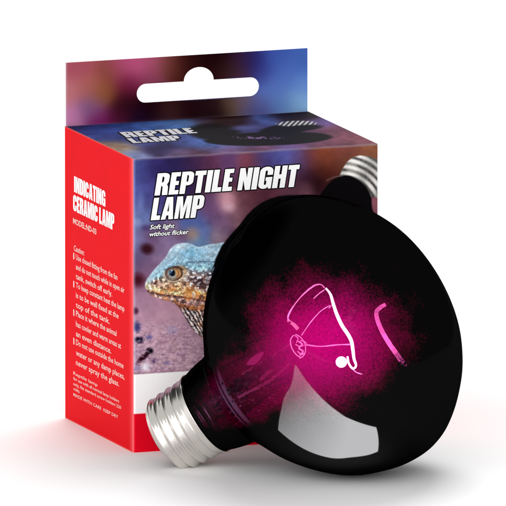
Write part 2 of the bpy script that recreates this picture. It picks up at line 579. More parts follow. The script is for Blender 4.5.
    col = over(col, (252, 250, 250), wht)
    col = over(col, (150, 110, 130), np.exp(-((h - hs - .8) / .7) ** 2) * .5)
    red = np.clip((39.3 - h) / .8 + .5, 0, 1)
    col = over(col, (229, 6, 34), red)
    col = over(col, (244, 120, 122), np.clip(1 - s / 2.2, 0, 1) * red * .8)  # corner highlight painted into the red foot's edge
    return lin(col)


INK = printed('printed_card')
INKT = printed('printed_card_top', 0.6, 0.03)


def corner(sv):
    """first millimetre of the front rolls around the folded corner (45 degrees of it)"""
    sv = np.asarray(sv, float)
    L = RC * math.pi / 4
    a = np.clip(1 - sv / L, 0, 1) * math.pi / 4
    x = np.where(sv < L, RC - RC * np.sin(a), RC + (sv - L) * (W_ - RC) / (W_ - L))
    y = np.where(sv < L, RC - RC * np.cos(a), 0.0)
    return x, y


su = np.concatenate([np.linspace(0, 3, 9)[:-1], np.arange(3, W_, 0.5), [W_]])
hv = np.linspace(0, H_, 600)
SS, HH = np.meshgrid(su, hv, indexing='ij')
fx, fy = corner(SS)
V = np.stack([fx, fy, HH], -1).reshape(-1, 3)
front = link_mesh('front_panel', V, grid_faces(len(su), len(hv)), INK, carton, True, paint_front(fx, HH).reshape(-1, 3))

# side panel, t = 0 at the back edge ... D at the folded corner


def paint_side(t, h):
    col = np.zeros(t.shape + (3,)) + np.array([229, 17, 29]) / 255.0
    col *= (0.985 + 0.03 * vnoise(t, h, 30, 2))[..., None]
    col = over(col, (244, 96, 100), np.clip((t - D_ + 13) / 9, 0, 1) * .62)  # pink highlight of the rounded corner, painted in here and next line
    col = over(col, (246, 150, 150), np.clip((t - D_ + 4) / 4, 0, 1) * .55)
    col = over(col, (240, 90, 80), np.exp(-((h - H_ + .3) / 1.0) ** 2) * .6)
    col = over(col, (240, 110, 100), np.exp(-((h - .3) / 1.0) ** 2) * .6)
    return lin(col)


tv = np.concatenate([np.arange(0, D_ - 3, 2.0), np.linspace(D_ - 3, D_, 10)])
hv2 = np.concatenate([np.arange(0, 3, .5), np.linspace(3, H_ - 3, 100), np.arange(H_ - 2.5, H_ + .1, .5)])
hv2[-1] = H_
TT, HH = np.meshgrid(tv, hv2, indexing='ij')
dy, dx = corner(D_ - TT)
V = np.stack([dx, dy, HH], -1).reshape(-1, 3)
V[:, 1] = np.where(TT.ravel() < 1, D_, V[:, 1])
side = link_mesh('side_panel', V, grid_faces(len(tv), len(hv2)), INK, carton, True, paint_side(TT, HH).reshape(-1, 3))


def top_xy(s, d):
    return 133 + s * .9403 - d * .34, 159 - s * .0597 - d * .165


def paint_top(s, d):
    x, y = top_xy(s, d)
    yy = y * 3.0     # the strokes of this panel are seen very foreshortened: blend in stretched space
    B = [(70, 127, 8, (30, 36, 74)), (90, 130, 12, (44, 58, 120)), (85, 126, 10, (34, 44, 92)), (110, 126, 12, (48, 66, 130)), (112, 136, 10, (42, 52, 104)), (112, 145, 8, (112, 92, 84)),
         (124, 148, 9, (150, 120, 88)), (130, 152, 8, (108, 120, 150)), (136, 155, 7, (110, 120, 160)), (150, 124, 12, (52, 78, 140)), (165, 122, 12, (64, 96, 150)),
         (180, 120, 10, (70, 100, 150)), (140, 142, 10, (60, 72, 130)), (150, 150, 8, (44, 34, 66)), (165, 147, 12, (40, 34, 74)), (180, 152, 8, (90, 70, 100)),
         (185, 142, 10, (54, 62, 112)), (205, 143, 12, (70, 96, 158)), (215, 145, 12, (62, 84, 140)), (200, 151, 9, (70, 34, 50)), (225, 149, 9, (110, 70, 96)), (240, 145, 12, (96, 86, 140)),
         (250, 148, 8, (78, 42, 58)), (265, 146, 8, (98, 60, 84)), (285, 142, 12, (100, 84, 140)), (300, 141, 10, (92, 54, 84)), (220, 118, 12, (40, 18, 20)), (200, 118, 8, (60, 46, 70)),
         (240, 120, 10, (34, 14, 20)), (265, 118, 10, (70, 88, 150)), (255, 125, 10, (50, 50, 96)), (285, 116, 10, (34, 20, 30)), (305, 115, 8, (26, 12, 18)), (320, 122, 9, (90, 70, 118)),
         (335, 130, 10, (100, 60, 78)), (350, 138, 10, (122, 70, 84)), (330, 142, 12, (104, 62, 80)), (365, 143, 9, (120, 74, 86)), (345, 145, 10, (92, 52, 66)), (310, 135, 10, (78, 48, 74))]
    col = blobs(x, yy, [(a, b * 3.0, r, c) for a, b, r, c in B])
    n = vnoise(x, yy, 8, 8)
    col *= (0.8 + .4 * n)[..., None]
    # artwork lamp, laid along the panel
    blk = np.maximum(spot(x, y, 268, 138.3, 64, 7.0, -.03, .05), spot(x, y, 214, 131.5, 26, 8.5, .05, .18))
    blk = np.maximum(blk, spot(x, y, 286, 128.5, 27, 5.5, -.12, .12))
    col = over(col, (8, 4, 8), blk * .97)
    col = over(col, (70, 70, 120), spot(x, y, 246, 127, 14, 2.2, -.05, .5) * .8)
    pk = spot(x, y, 258, 137.2, 24, 1.2, .02, .6) * (vnoise(x, y * 2, 2.5, 31) > .5)
    col = over(col, (150, 110, 170), pk * .8)
    sl = spot(x, y, 297, 122.6, 20, 3.0, -.02, .15)
    st = 120 + 90 * np.sin(x * 1.25 + y * 1.3) + 40 * (vnoise(x, y * 3, 3, 6) - .5)
    col = over(col, np.clip(np.stack([st, st, st], -1), 24, 225) / 255, sl * .9)
    col = over(col, (8, 4, 8), spot(x, y, 300, 127.4, 22, 3.0, -.08, .2))
    col = over(col, (168, 160, 170), np.exp(-((d - .6) / 2.0) ** 2) * (.3 + .5 * n))
    col = over(col, (205, 120, 110), np.exp(-(s / 1.3) ** 2) * .7)
    return lin(col)


sv = np.linspace(0, W_, 420)
dv = np.linspace(0, D_, 130)
SS, DD = np.meshgrid(sv, dv, indexing='ij')
# soft fold: the lid dips a touch at its front edge
V = np.stack([SS, DD, H_ - 1.2 * np.exp(-DD / 1.2)], -1).reshape(-1, 3)
top = link_mesh('lid_panel', V, grid_faces(len(sv), len(dv)), INKT, carton, True, paint_top(SS, DD).reshape(-1, 3))
CARD = principled('plain_card', srgb(226, 30, 40), 0.5, 0.15, noise=(400, .95, 1.0))
V = [(W_, 0, 0), (W_, D_, 0), (W_, D_, H_), (W_, 0, H_)]
link_mesh('right_panel', V, [(0, 1, 2, 3)], CARD, carton)
V = [(0, D_, 0), (0, D_, H_), (W_, D_, H_), (W_, D_, 0)]
link_mesh('back_panel', V, [(0, 1, 2, 3)], CARD, carton)
V = [(1, 1, .3), (1, D_, .3), (W_, D_, .3), (W_, 1, .3)]
link_mesh('base_panel', V, [(0, 1, 2, 3)], CARD, carton)


# ---- hang tab with the euro slot cut through it
def tab_xy(s, z):
    return 65 + s * .9403 - 0.0, 126 - z * .9845 - s * .0555


def paint_tab(s, z):
    x, y = tab_xy(s, z)
    B = [(66, 66, 9, (160, 80, 96)), (66, 90, 9, (180, 110, 116)), (70, 118, 9, (186, 120, 160)), (82, 64, 10, (160, 80, 92)), (88, 86, 9, (168, 96, 92)), (90, 108, 9, (130, 90, 130)),
         (100, 122, 9, (120, 30, 90)), (104, 92, 9, (140, 84, 50)), (108, 72, 9, (136, 72, 62)), (122, 66, 9, (168, 76, 110)), (136, 62, 10, (186, 84, 124)), (126, 84, 9, (110, 30, 60)),
         (124, 104, 9, (50, 12, 24)), (118, 118, 8, (78, 24, 50)), (152, 64, 9, (160, 80, 104)), (168, 66, 8, (120, 66, 60)), (150, 80, 8, (130, 60, 84)), (150, 110, 10, (30, 6, 14)), (170, 112, 9, (64, 30, 20)),
         (180, 70, 10, (72, 30, 26)), (196, 64, 10, (44, 14, 14)), (190, 110, 10, (36, 12, 20)), (215, 60, 12, (28, 6, 10)), (222, 74, 9, (56, 20, 24)), (232, 75, 9, (62, 50, 40)), (240, 62, 9, (56, 28, 56)),
         (240, 78, 8, (84, 50, 84)), (254, 62, 9, (44, 40, 104)), (262, 74, 8, (60, 66, 140)), (276, 60, 10, (60, 84, 160)), (270, 88, 9, (92, 120, 190)), (285, 74, 10, (84, 112, 184)), (300, 62, 10, (66, 96, 168)),
         (303, 84, 9, (98, 134, 196)), (300, 104, 9, (130, 170, 210)), (282, 104, 9, (96, 130, 190)), (262, 106, 9, (96, 104, 164)), (244, 104, 8, (110, 92, 110)), (230, 108, 8, (94, 72, 58)), (210, 108, 8, (44, 22, 28)),
         (215, 118, 9, (30, 14, 20)), (256, 116, 9, (70, 70, 120)), (140, 122, 9, (36, 16, 50)), (168, 120, 9, (60, 40, 60))]
    col = blobs(x, y, B)
    col = np.clip(((col - .3) * 1.12 + .3) * .92, 0, 1)
    col = over(col, (200, 170, 180), np.exp(-(s / .9) ** 2) * .5)
    col = over(col, (120, 112, 124), np.exp(-((z - .6) / 1.0) ** 2) * .35)
    return lin(col)


TABH = 65.0
tab_w = 258.6


def slot_outline():
    # slot in tab coordinates: two rounded ends joined, with a round bump above
    xa, xb = (136 - 65) / .9403, (259.5 - 65) / .9403
    zc = 29.0
    r = 9.7
    bx, br = (198.6 - 65) / .9403, 16.2
    pts = []
    for k in range(13):
        a = math.pi / 2 + math.pi * k / 12
        pts.append((xa + r + r * math.cos(a), zc + r * math.sin(a)))
    for k in range(13):
        a = -math.pi / 2 + math.pi * k / 12
        pts.append((xb - r + r * math.cos(a), zc + r * math.sin(a)))
    z0 = zc + r
    dz = 1.2
    n = 20
    for k in range(n + 1):
        a = math.pi * k / n
        pts.append((bx + br * math.cos(a), z0 + dz * 0 + (br - 2.4) * math.sin(a)))
    return pts


hole = slot_outline()
pts2 = [(0, 0), (tab_w, 0), (tab_w, TABH), (0, TABH)] + hole
nb = 4
nh = len(hole)
edges = [(0, 1), (1, 2), (2, 3), (3, 0)] + [(nb + i, nb + (i + 1) % nh) for i in range(nh)]
hp = np.array(hole)
for i in range(0, 131):
    for j in range(0, 33):
        q = (i * tab_w / 130, j * TABH / 32)
        if 0 < i < 130 and 0 < j < 32:
            dd = np.hypot(hp[:, 0] - q[0], hp[:, 1] - q[1]).min()
            if dd < 1.1:
                continue
        elif q in ((0, 0),):
            continue
        if (i in (0, 130)) and (j in (0, 32)):
            continue
        pts2.append(q)
vo, eo, fo, *_ = delaunay_2d_cdt([Vector(p) for p in pts2], edges, [], 0, 1e-5)
vo = np.array([(v.x, v.y) for v in vo])


def inside(P, q):
    c = False
    for i in range(len(P)):
        a, b = P[i], P[(i + 1) % len(P)]
        if (a[1] > q[1]) != (b[1] > q[1]) and q[0] < (b[0] - a[0]) * (q[1] - a[1]) / (b[1] - a[1]) + a[0]:
            c = not c
    return c


tri = [f for f in fo if not inside(hole, vo[list(f)].mean(0))]
from collections import Counter
cnt = Counter()
for f in tri:
    for i in range(len(f)):
        cnt[tuple(sorted((f[i], f[(i + 1) % len(f)])))] += 1
rim = [e for e, k in cnt.items() if k == 1]
n = len(vo)
TH = 1.4
y0 = D_ - TH
Vt = [(p[0] + 0.9, y0, H_ + p[1] - .1) for p in vo] + [(p[0] + 0.9, y0 + TH, H_ + p[1] - .1) for p in vo]
Ft = [tuple(f) for f in tri] + [tuple(i + n for i in f[::-1]) for f in tri] + [(a, b, b + n, a + n) for a, b in rim]
ink = paint_tab(vo[:, 0], vo[:, 1])
tab = link_mesh('hang_tab', Vt, Ft, INKT, carton, False, np.concatenate([ink, ink]))
bm = bmesh.new()
bm.from_mesh(tab.data)
bmesh.ops.recalc_face_normals(bm, faces=bm.faces)
bm.to_mesh(tab.data)
bm.free()

# ------------------------------------------------------------------ lettering
ARC = 7


def arc(cx, cy, rx, ry, a0, a1, n=ARC):
    return [(cx + rx * math.cos(math.radians(a0 + (a1 - a0) * k / n)), cy + ry * math.sin(math.radians(a0 + (a1 - a0) * k / n))) for k in range(n + 1)]


def glyphs():
    G = {}
    G['I'] = (.24, [[(0, 0), (.24, 0), (.24, 1), (0, 1)]])
    G['L'] = (.42, [[(0, 0), (.42, 0), (.42, .2), (.24, .2), (.24, 1), (0, 1)]])
    G['T'] = (.48, [[(.12, 0), (.36, 0), (.36, .8), (.48, .8), (.48, 1), (0, 1), (0, .8), (.12, .8)]])
    G['E'] = (.42, [[(0, 0), (.42, 0), (.42, .19), (.24, .19), (.24, .42), (.38, .42), (.38, .6), (.24, .6), (.24, .81), (.41, .81), (.41, 1), (0, 1)]])
    G['H'] = (.56, [[(0, 0), (.23, 0), (.23, .42), (.33, .42), (.33, 0), (.56, 0), (.56, 1), (.33, 1), (.33, .61), (.23, .61), (.23, 1), (0, 1)]])
    G['N'] = (.56, [[(0, 0), (.21, 0), (.21, .46), (.34, 0), (.56, 0), (.56, 1), (.35, 1), (.35, .54), (.22, 1), (0, 1)]])
    G['M'] = (.72, [[(0, 0), (.19, 0), (.19, .66), (.28, 0), (.43, 0), (.53, .66), (.53, 0), (.72, 0), (.72, 1), (.45, 1), (.36, .46), (.27, 1), (0, 1)]])
    G['A'] = (.58, [[(0, 0), (.22, 0), (.24, .18), (.34, .18), (.36, 0), (.58, 0), (.44, 1), (.14, 1)], [(.25, .36), (.29, .74), (.33, .36)]])
    bowl = arc(.32, .83, .22, .17, 90, 0) + arc(.32, .55, .22, .17, 0, -90)
    hb = [(.24, .54), (.28, .54)] + arc(.28, .59, .04, .05, -90, 0, 3) + arc(.28, .79, .04, .05, 0, 90, 3) + [(.24, .84)]
    G['P'] = (.54, [[(0, 0), (.24, 0), (.24, .38)] + bowl[::-1] + [(0, 1)], hb[::-1]])
    G['R'] = (.57, [[(0, 0), (.24, 0), (.24, .42), (.28, .42), (.31, .36), (.33, 0), (.57, 0), (.55, .36), (.49, .48)] + [(.55, .6)] + arc(.32, .83, .24, .17, 0, 90) + [(0, 1)], [(.24, .58), (.24, .84), (.29, .84), (.33, .79), (.33, .63), (.29, .58)]])
    G['D'] = (.56, [[(0, 0), (.3, 0)] + arc(.3, .2, .26, .2, -90, 0) + arc(.3, .8, .26, .2, 0, 90) + [(0, 1)], [(.24, .18), (.24, .82), (.28, .82), (.32, .76), (.32, .24), (.28, .18)]])
    outer = arc(.28, .2, .28, .2, 180, 360)
    G['C'] = (.56, [arc(.28, .2, .28, .2, 180, 360) + [(.56, .38), (.32, .38), (.32, .22)] + arc(.28, .22, .04, .05, 0, -180, 4) + arc(.28, .78, .04, .05, 180, 0, 4) + [(.32, .62), (.56, .62)] + arc(.28, .8, .28, .2, 0, 180)])
    G['G'] = (.58, [[(0, .2)] + arc(.25, .2, .25, .2, 180, 300) + [(.44, .1), (.45, 0), (.58, 0), (.58, .52), (.29, .52), (.29, .36), (.34, .36), (.34, .22)] + arc(.29, .22, .05, .05, 0, -180, 4) + arc(.29, .78, .05, .05, 180, 0, 4) + [(.34, .62), (.58, .62)] + arc(.29, .8, .29, .2, 0, 180)])
    return G


GL = glyphs()


def heavy_text(txt, width, height, slant=0.0, gap=.055):
    """bold condensed capitals; returns flat (verts, faces), origin at the baseline start"""
    cu = bpy.data.curves.new('lettering', 'CURVE')
    cu.dimensions = '2D'
    cu.fill_mode = 'FRONT'
    x = 0.0
    for ch in txt:
        if ch == ' ':
            x += .2
            continue
        w_, loops = GL[ch]
        for lp in loops:
            sp = cu.splines.new('POLY')
            sp.points.add(len(lp) - 1)
            for p, (a, b) in zip(sp.points, lp):
                p.co = (x + a, b, 0, 1)
            sp.use_cyclic_u = True
        x += w_ + gap
    x -= gap
    return curve_flat(cu, width / x, height, slant)


def curve_flat(cu, kx, ky, slant):
    o = bpy.data.objects.new('lettering', cu)
    C.objects.link(o)
    dg = bpy.context.evaluated_depsgraph_get()
    me = bpy.data.meshes.new_from_object(o.evaluated_get(dg))
    v = np.array([tuple(q.co)[:2] for q in me.vertices])
    f = [tuple(p.vertices) for p in me.polygons]
    bpy.data.objects.remove(o)
    bpy.data.curves.remove(cu)
    bpy.data.meshes.remove(me)
    v = np.stack([v[:, 0] * kx + v[:, 1] * ky * slant, v[:, 1] * ky], 1)
    return v, f


def plain_text(txt, width, height, slant=0.0, bold=0.0):
    cu = bpy.data.curves.new('lettering', 'FONT')
    cu.body = txt
    cu.size = 1.0
    cu.offset = bold
    cu.resolution_u = 2
    v, f = curve_flat(cu, 1.0, 1.0, 0.0)
    w0 = v[:, 0].max() - v[:, 0].min()
    x0 = v[:, 0].min()
    kx = width / w0
    ky = height / 0.70
    v = np.stack([(v[:, 0] - x0) * kx + v[:, 1] * ky * slant, v[:, 1] * ky], 1)
    return v, f


def placed(vf, to3d, lift):
    v, f = vf
    return [to3d(a, b, lift) for a, b in v], f


def on_front(s0, h0):
    return lambda a, b, l: (s0 + a, -l, h0 + b)


def on_side(t0, h0):
    return lambda a, b, l: (-l, 200.0 - (t0 + a), h0 + b)


def on_top(s0, d0):
    return lambda a, b, l: (s0 + a, d0 + b, H_ + l)


WHITE = principled('white_ink', srgb(253, 253, 253), 0.6, 0.03, noise=(600, .97, 1.0))
PINKW = principled('pale_ink', srgb(255, 214, 206), 0.6, 0.03, noise=(600, .9, 1.0))
GREYI = principled('grey_ink', srgb(205, 205, 212), 0.6, 0.03, noise=(300, .6, 1.0))
BLACKI = principled('black_ink', srgb(14, 8, 14), 0.6, 0.03, noise=(600, .8, 1.0))


def outlined(lines, where_kind, name, th, mat=None, outline=BLACKI, lift=.25):
    """lines: (flat geometry, u0, v0); white letters with a dark printed edge below them"""
    geos, dark = [], []
    for vf, u, v in lines:
        geos.append(placed(vf, where_kind(u, v), lift))
        if outline:
            for k in range(12):
                a = k * math.pi / 6
                dark.append(placed(vf, where_kind(u + th * math.cos(a), v + th * math.sin(a)), lift * .35 + k * 0.006))
    V, F = merge(*geos)
    o = link_mesh(name, V, F, mat or mat or WHITE, carton)
    if outline:
        V, F = merge(*dark)
        link_mesh(name.replace('lettering', 'letter_edge'), V, F, outline, o)
    return o


s0, h0 = front_sh(154.3, 195.6)
s1, h1 = front_sh(296.5, 187.6)
w1 = s1 - s0
t1 = heavy_text('REPTILE NIGHT', w1, 22.3, .165)
s2, h2 = front_sh(150.6, 220.4)
s3, _ = front_sh(201.5, 217)
t2 = heavy_text('LAMP', s3 - s2, 22.6, .165)
outlined([(t1, s0, h0), (t2, s2, h2)], on_front, 'title_lettering', 1.15)
s4, h4 = front_sh(149.5, 229.4)
s5, h5 = front_sh(148.5, 236.4)
outlined([(plain_text('Soft light', 26, 4.6, .3, .02), s4, h4), (plain_text('without flicker', 42, 4.6, .3, .02), s5, h5)], on_front, 'subtitle_lettering', .65)
outlined([(heavy_text('REPTILE', 76, 31, .1), 36, 120), (heavy_text('LAMP', 53, 28, .1), 31, 86)], on_top, 'lid_lettering', 2.2, GREYI)


def side_th(x, y):
    t = (x - 65) / .34
    return t, (418 + t * .175 - y) / .9845


def sline(kind, txt, x0, y0, x1, hgt, bold=.02):
    t, h = side_th(x0, y0)
    tt, _ = side_th(x1, y0)
    if kind == 'h':
        return (heavy_text(txt, tt - t, hgt), t, h)
    return (plain_text(txt, tt - t, hgt, 0, bold), t, h)


L = [sline('h', 'INDICATING', 73.3, 189.6, 105.2, 16.2), sline('h', 'CERAMIC LAMP', 72.3, 208.4, 114.2, 16.6)]
outlined(L, on_side, 'heading_lettering', 0, WHITE, None)
outlined([sline('p', 'MODEL:ND-03', 72.2, 221.2, 96, 5.6)], on_side, 'model_lettering', 0, PINKW, None)
body = [('Caution:', 73, 248.6, 83.6), ('Use closed fitting from the fan', 75, 257.8, 117.5), ('and do not touch while in open air', 75, 267.4, 124.5), ('tank, switch off early.', 75, 277, 112),
        ('To keep constant heat the lamp', 75, 286, 124.5), ('is to be well fixed at the', 75, 296, 118.5), ('top of the tank.', 75, 305.8, 109.5), ('Place it where the animal', 75, 314.6, 116.5),
        ('has cooler and warm areas at', 75, 325, 121), ('an even distance.', 75, 334.8, 111), ('Do not use outside the home', 75, 343.5, 123.5), ('water or any damp places,', 75, 354, 124.5), ('never spray the glass.', 75, 363.8, 119)]
L = [sline('p', t, a, b, c, 5.7, .012) for t, a, b, c in body]
for yb in (257.2, 285.6, 314.2, 343):
    t, h = side_th(72.3, yb)
    L.append(((np.array([(0, 0), (3.2, 0), (3.2, 6.6), (0, 6.6)], float), [(0, 1, 2, 3)]), t, h))
outlined(L, on_side, 'caution_lettering', 0, PINKW, None)
small = [('Reptile lamp', 72.3, 373.5, 97), ('for use with all normal lamp holders', 72.3, 378.8, 119), ('only, fits standard screw holders 220', 72.3, 384.2, 121), ('volts.', 72.3, 389.2, 79), ('MADE WITH CARE  KEEP DRY', 72.3, 395.2, 118)]
outlined([sline('p', t, a, b, c, 3.3, .008) for t, a, b, c in small], on_side, 'footnote_lettering', 0, PINKW, None)

# ------------------------------------------------------------------ the lamp bulb
TAU = math.radians(18)
ANG = math.radians(31)
Rv = Vector((1, 0, 0))
Uv = Vector((0, math.sin(ELEV), math.cos(ELEV)))
Vv = Vector((0, -math.cos(ELEV), math.sin(ELEV)))
AX = (math.cos(TAU) * (math.cos(ANG) * Rv + math.sin(ANG) * Uv) + math.sin(TAU) * Vv).normalized()
E1 = (Vv - AX * Vv.dot(AX)).normalized()          # radial direction that faces the front
E2 = AX.cross(E1)                                  # lateral
K = 0.989                                          # size trim
CEN = Vector((83.2, -108, 139.6 * K + 1.0))
bulb = bpy.data.objects.new('reptile_lamp_bulb', None)
C.objects.link(bulb)
M = Matrix((E1, E2, AX)).transposed()             # local x = E1, y = E2, z = axis
bulb.location = CEN * S
bulb.rotation_euler = M.to_euler()
bulb.empty_display_size = 0.02
tag(bulb, 'glossy black light bulb glowing magenta inside, lying before the carton with its silver screw cap', 'light bulb')


def lathe(profile, seg=160, close=False):
    V, F = [], []
    n = len(profile)
    for k in range(seg):
        a = 2 * math.pi * k / seg
        for t, r in profile:
            V.append((r * K * math.cos(a), r * K * math.sin(a), t * K))
    for k in range(seg):
        k2 = (k + 1) % seg
        for i in range(n - 1):
            F.append((k * n + i, k2 * n + i, k2 * n + i + 1, k * n + i + 1))
    return V, F


def smooth_profile(P, n=5):
    v = catmull([(a, b, 0) for a, b in P], n)
    return [(q.x, max(q.y, 0.0)) for q in v]


PR = [(-169, 40.0), (-165, 41.5), (-160, 43.3), (-150, 46.3), (-141, 48.4), (-134, 49.4), (-129, 51.0), (-124, 56), (-116, 68), (-105, 85.0), (-94, 98.5), (-80, 112.5), (-63, 126), (-46, 135.5), (-29, 141.5), (-12, 146), (4, 147.6), (18, 147.0), (30, 144.2),
      (42, 139), (56, 129.5), (69, 118), (82, 104), (93, 88), (101, 73), (107, 56), (111.5, 36), (113.5, 18), (114, 0.01)]
V, F = lathe(smooth_profile(PR, 4), 192)

GM, nt, out = new_mat('coated_glass')
N = nt.nodes.new


def math_node(op, a, b=None, c=None, clamp=False):
    m = N('ShaderNodeMath')
    m.operation = op
    m.use_clamp = clamp
    for i, q in enumerate((a, b, c)):
        if q is None:
            continue
        if isinstance(q, (int, float)):
            m.inputs[i].default_value = q
        else:
            nt.links.new(q, m.inputs[i])
    return m.outputs[0]


tc = N('ShaderNodeTexCoord')
mp = N('ShaderNodeVectorMath')
mp.operation = 'SCALE'
mp.inputs['Scale'].default_value = 1.0 / (S * K)       # back to design units
nt.links.new(tc.outputs['Object'], mp.inputs[0])
sep = N('ShaderNodeSeparateXYZ')
nt.links.new(mp.outputs[0], sep.inputs[0])
X, Y, Z = sep.outputs
noi = N('ShaderNodeTexNoise')
noi.inputs['Scale'].default_value = 0.035
noi.inputs['Detail'].default_value = 3
nt.links.new(mp.outputs[0], noi.inputs['Vector'])
spk = N('ShaderNodeTexNoise')
spk.inputs['Scale'].default_value = 0.40
spk.inputs['Detail'].default_value = 5
spk.inputs['Roughness'].default_value = 0.75
nt.links.new(mp.outputs[0], spk.inputs['Vector'])
vor = N('ShaderNodeTexVoronoi')
vor.inputs['Scale'].default_value = 0.22
nt.links.new(mp.outputs[0], vor.inputs['Vector'])
# thin zone of the coating: an oval over the filament plus the stem's strip towards the neck
zt = math_node('DIVIDE', math_node('SUBTRACT', Z, 14.0), 84.0)
yt = math_node('DIVIDE', math_node('SUBTRACT', Y, -4.0), 76.0)
d1 = math_node('SQRT', math_node('ADD', math_node('MULTIPLY', zt, zt), math_node('MULTIPLY', yt, yt)))
zz = math_node('DIVIDE', math_node('ADD', Z, 78.0), 82.0)
yy = math_node('DIVIDE', math_node('SUBTRACT', Y, -1.0), 37.0)
d2 = math_node('SQRT', math_node('ADD', math_node('MULTIPLY', zz, zz), math_node('MULTIPLY', yy, yy)))
dm = math_node('MINIMUM', d1, d2)
z3 = math_node('DIVIDE', math_node('SUBTRACT', Z, 48.0), 56.0)
y3 = math_node('DIVIDE', math_node('SUBTRACT', Y, 16.0), 56.0)
dm = math_node('MINIMUM', dm, math_node('SQRT', math_node('ADD', math_node('MULTIPLY', z3, z3), math_node('MULTIPLY', y3, y3))))
nn = math_node('MULTIPLY', math_node('SUBTRACT', noi.outputs[0], 0.5), 0.8)
sn = math_node('MULTIPLY', math_node('SUBTRACT', spk.outputs[0], 0.5), 2.0)
thin = math_node('SUBTRACT', 1.0, math_node('ADD', dm, nn))
thin = math_node('MULTIPLY', thin, 2.2)
thin = math_node('ADD', thin, math_node('MULTIPLY', sn, math_node('SUBTRACT', 1.0, math_node('MULTIPLY', thin, 0.42, clamp=True))), clamp=True)
thin = math_node('ADD', thin, math_node('MULTIPLY', math_node('SUBTRACT', 1.0, d2, clamp=True), 2.0), clamp=True)
facing = math_node('MULTIPLY', math_node('SUBTRACT', X, 12.0), 0.05, clamp=True)
thin = math_node('MULTIPLY', thin, facing, clamp=True)
TINT = (0.46, 0.17, 0.32, 1)
tr = N('ShaderNodeBsdfTransparent')
nk = N('ShaderNodeMix')
nk.data_type = 'RGBA'
nk.inputs[6].default_value = TINT
nk.inputs[7].default_value = (0.42, 0.27, 0.40, 1)      # the neck glass is a greyer violet
nt.links.new(math_node('DIVIDE', math_node('SUBTRACT', -48.0, Z), 45.0, clamp=True), nk.inputs[0])
nt.links.new(nk.outputs[2], tr.inputs[0])
tl = N('ShaderNodeBsdfTranslucent')
crt = N('ShaderNodeValToRGB')
crt.color_ramp.elements[0].position = 0.36
crt.color_ramp.elements[0].color = (0.36, 0.0, 0.145, 1)
crt.color_ramp.elements[1].position = 0.60
crt.color_ramp.elements[1].color = (0.60, 0.0, 0.235, 1)
nt.links.new(spk.outputs[0], crt.inputs[0])
nt.links.new(crt.outputs[0], tl.inputs[0])
mxw = N('ShaderNodeMixShader')
nt.links.new(math_node('ADD', math_node('MULTIPLY', math_node('POWER', 2.718, math_node('MULTIPLY', math_node('MULTIPLY', d1, d1), -2.2)), 0.62), 0.0, clamp=True), mxw.inputs[0])
nt.links.new(tr.outputs[0], mxw.inputs[1])
nt.links.new(tl.outputs[0], mxw.inputs[2])
# opaque coat: black outside, dark magenta inside
dfo = N('ShaderNodeBsdfDiffuse')
dfo.inputs[0].default_value = (0.0001, 0.0001, 0.0001, 1)
dfi = N('ShaderNodeBsdfDiffuse')
cr = N('ShaderNodeValToRGB')
cr.color_ramp.elements[0].position = 0.36
cr.color_ramp.elements[0].color = (0.05, 0.0, 0.02, 1)
cr.color_ramp.elements[1].position = 0.62
cr.color_ramp.elements[1].color = (0.75, 0.0, 0.30, 1)
nt.links.new(spk.outputs[0], cr.inputs[0])
nt.links.new(cr.outputs[0], dfi.inputs[0])
geo = N('ShaderNodeNewGeometry')
mxo = N('ShaderNodeMixShader')
nt.links.new(geo.outputs['Backfacing'], mxo.inputs[0])
nt.links.new(dfo.outputs[0], mxo.inputs[1])
nt.links.new(dfi.outputs[0], mxo.inputs[2])
mx = N('ShaderNodeMixShader')
nt.links.new(thin, mx.inputs[0])
nt.links.new(mxo.outputs[0], mx.inputs[1])
nt.links.new(mxw.outputs[0], mx.inputs[2])
gl = N('ShaderNodeBsdfGlossy')
gl.inputs['Color'].default_value = (0.004, 0.004, 0.0041, 1)
gl.inputs['Roughness'].default_value = 0.05
add = N('ShaderNodeAddShader')
nt.links.new(mx.outputs[0], add.inputs[0])
nt.links.new(gl.outputs[0], add.inputs[1])
nt.links.new(add.outputs[0], out.inputs[0])
glass = link_mesh('glass_envelope', V, F, GM, bulb, True)

# light linking: the added highlight panel only serves the glass
ex = bpy.data.collections.new('key_receivers')
ex.objects.link(glass)
ex.collection_objects[0].light_linking.link_state = 'EXCLUDE'
key.light_linking.receiver_collection = ex
front_fill.light_linking.receiver_collection = ex
lc = bpy.data.collections.new('glass_receivers')
lc.objects.link(glass)
glass_highlight_panel.light_linking.receiver_collection = lc

# ---- screw cap with a real helical thread
NI = principled('nickel', (0.76, 0.735, 0.69, 1), 0.20, 0.5, 1.0, bump=(700, .06, .4))
seg = 180
rows = []
z0, z1 = -213.0, -167.0
nz = 150
pitch = 10.4
V = []
for i in range(nz + 1):
    z_ = z1 + (z0 - z1) * i / nz
    f = i / nz
    for k in range(seg):
        a = 2 * math.pi * k / seg
        ph = (z_ / pitch + k / seg) * 2 * math.pi
        amp = 1.25 * min(1, max(0, (f - .14) / .1)) * min(1, max(0, (0.97 - f) / .1))
        base = 42.6 - 2.0 * f
        if f > .82:
            q = (f - .82) / .18
            base -= 9.0 * q * q
        if f < .05:
            base = 41.8 + .8 * f / .05
        r = base + amp * (math.sin(ph) * .9 + .25 * math.sin(2 * ph) - .6)
        V.append((r * K * math.cos(a), r * K * math.sin(a), z_ * K))
F = [(i * seg + k, (i + 1) * seg + k, (i + 1) * seg + (k + 1) % seg, i * seg + (k + 1) % seg) for i in range(nz) for k in range(seg)]
cap = link_mesh('screw_cap', V, F, NI, bulb, True)
V, F = lathe([(-220, 0.01), (-220, 9), (-218.5, 11), (-217, 11.5)], 48)
link_mesh('contact', V, F, NI, cap, True)
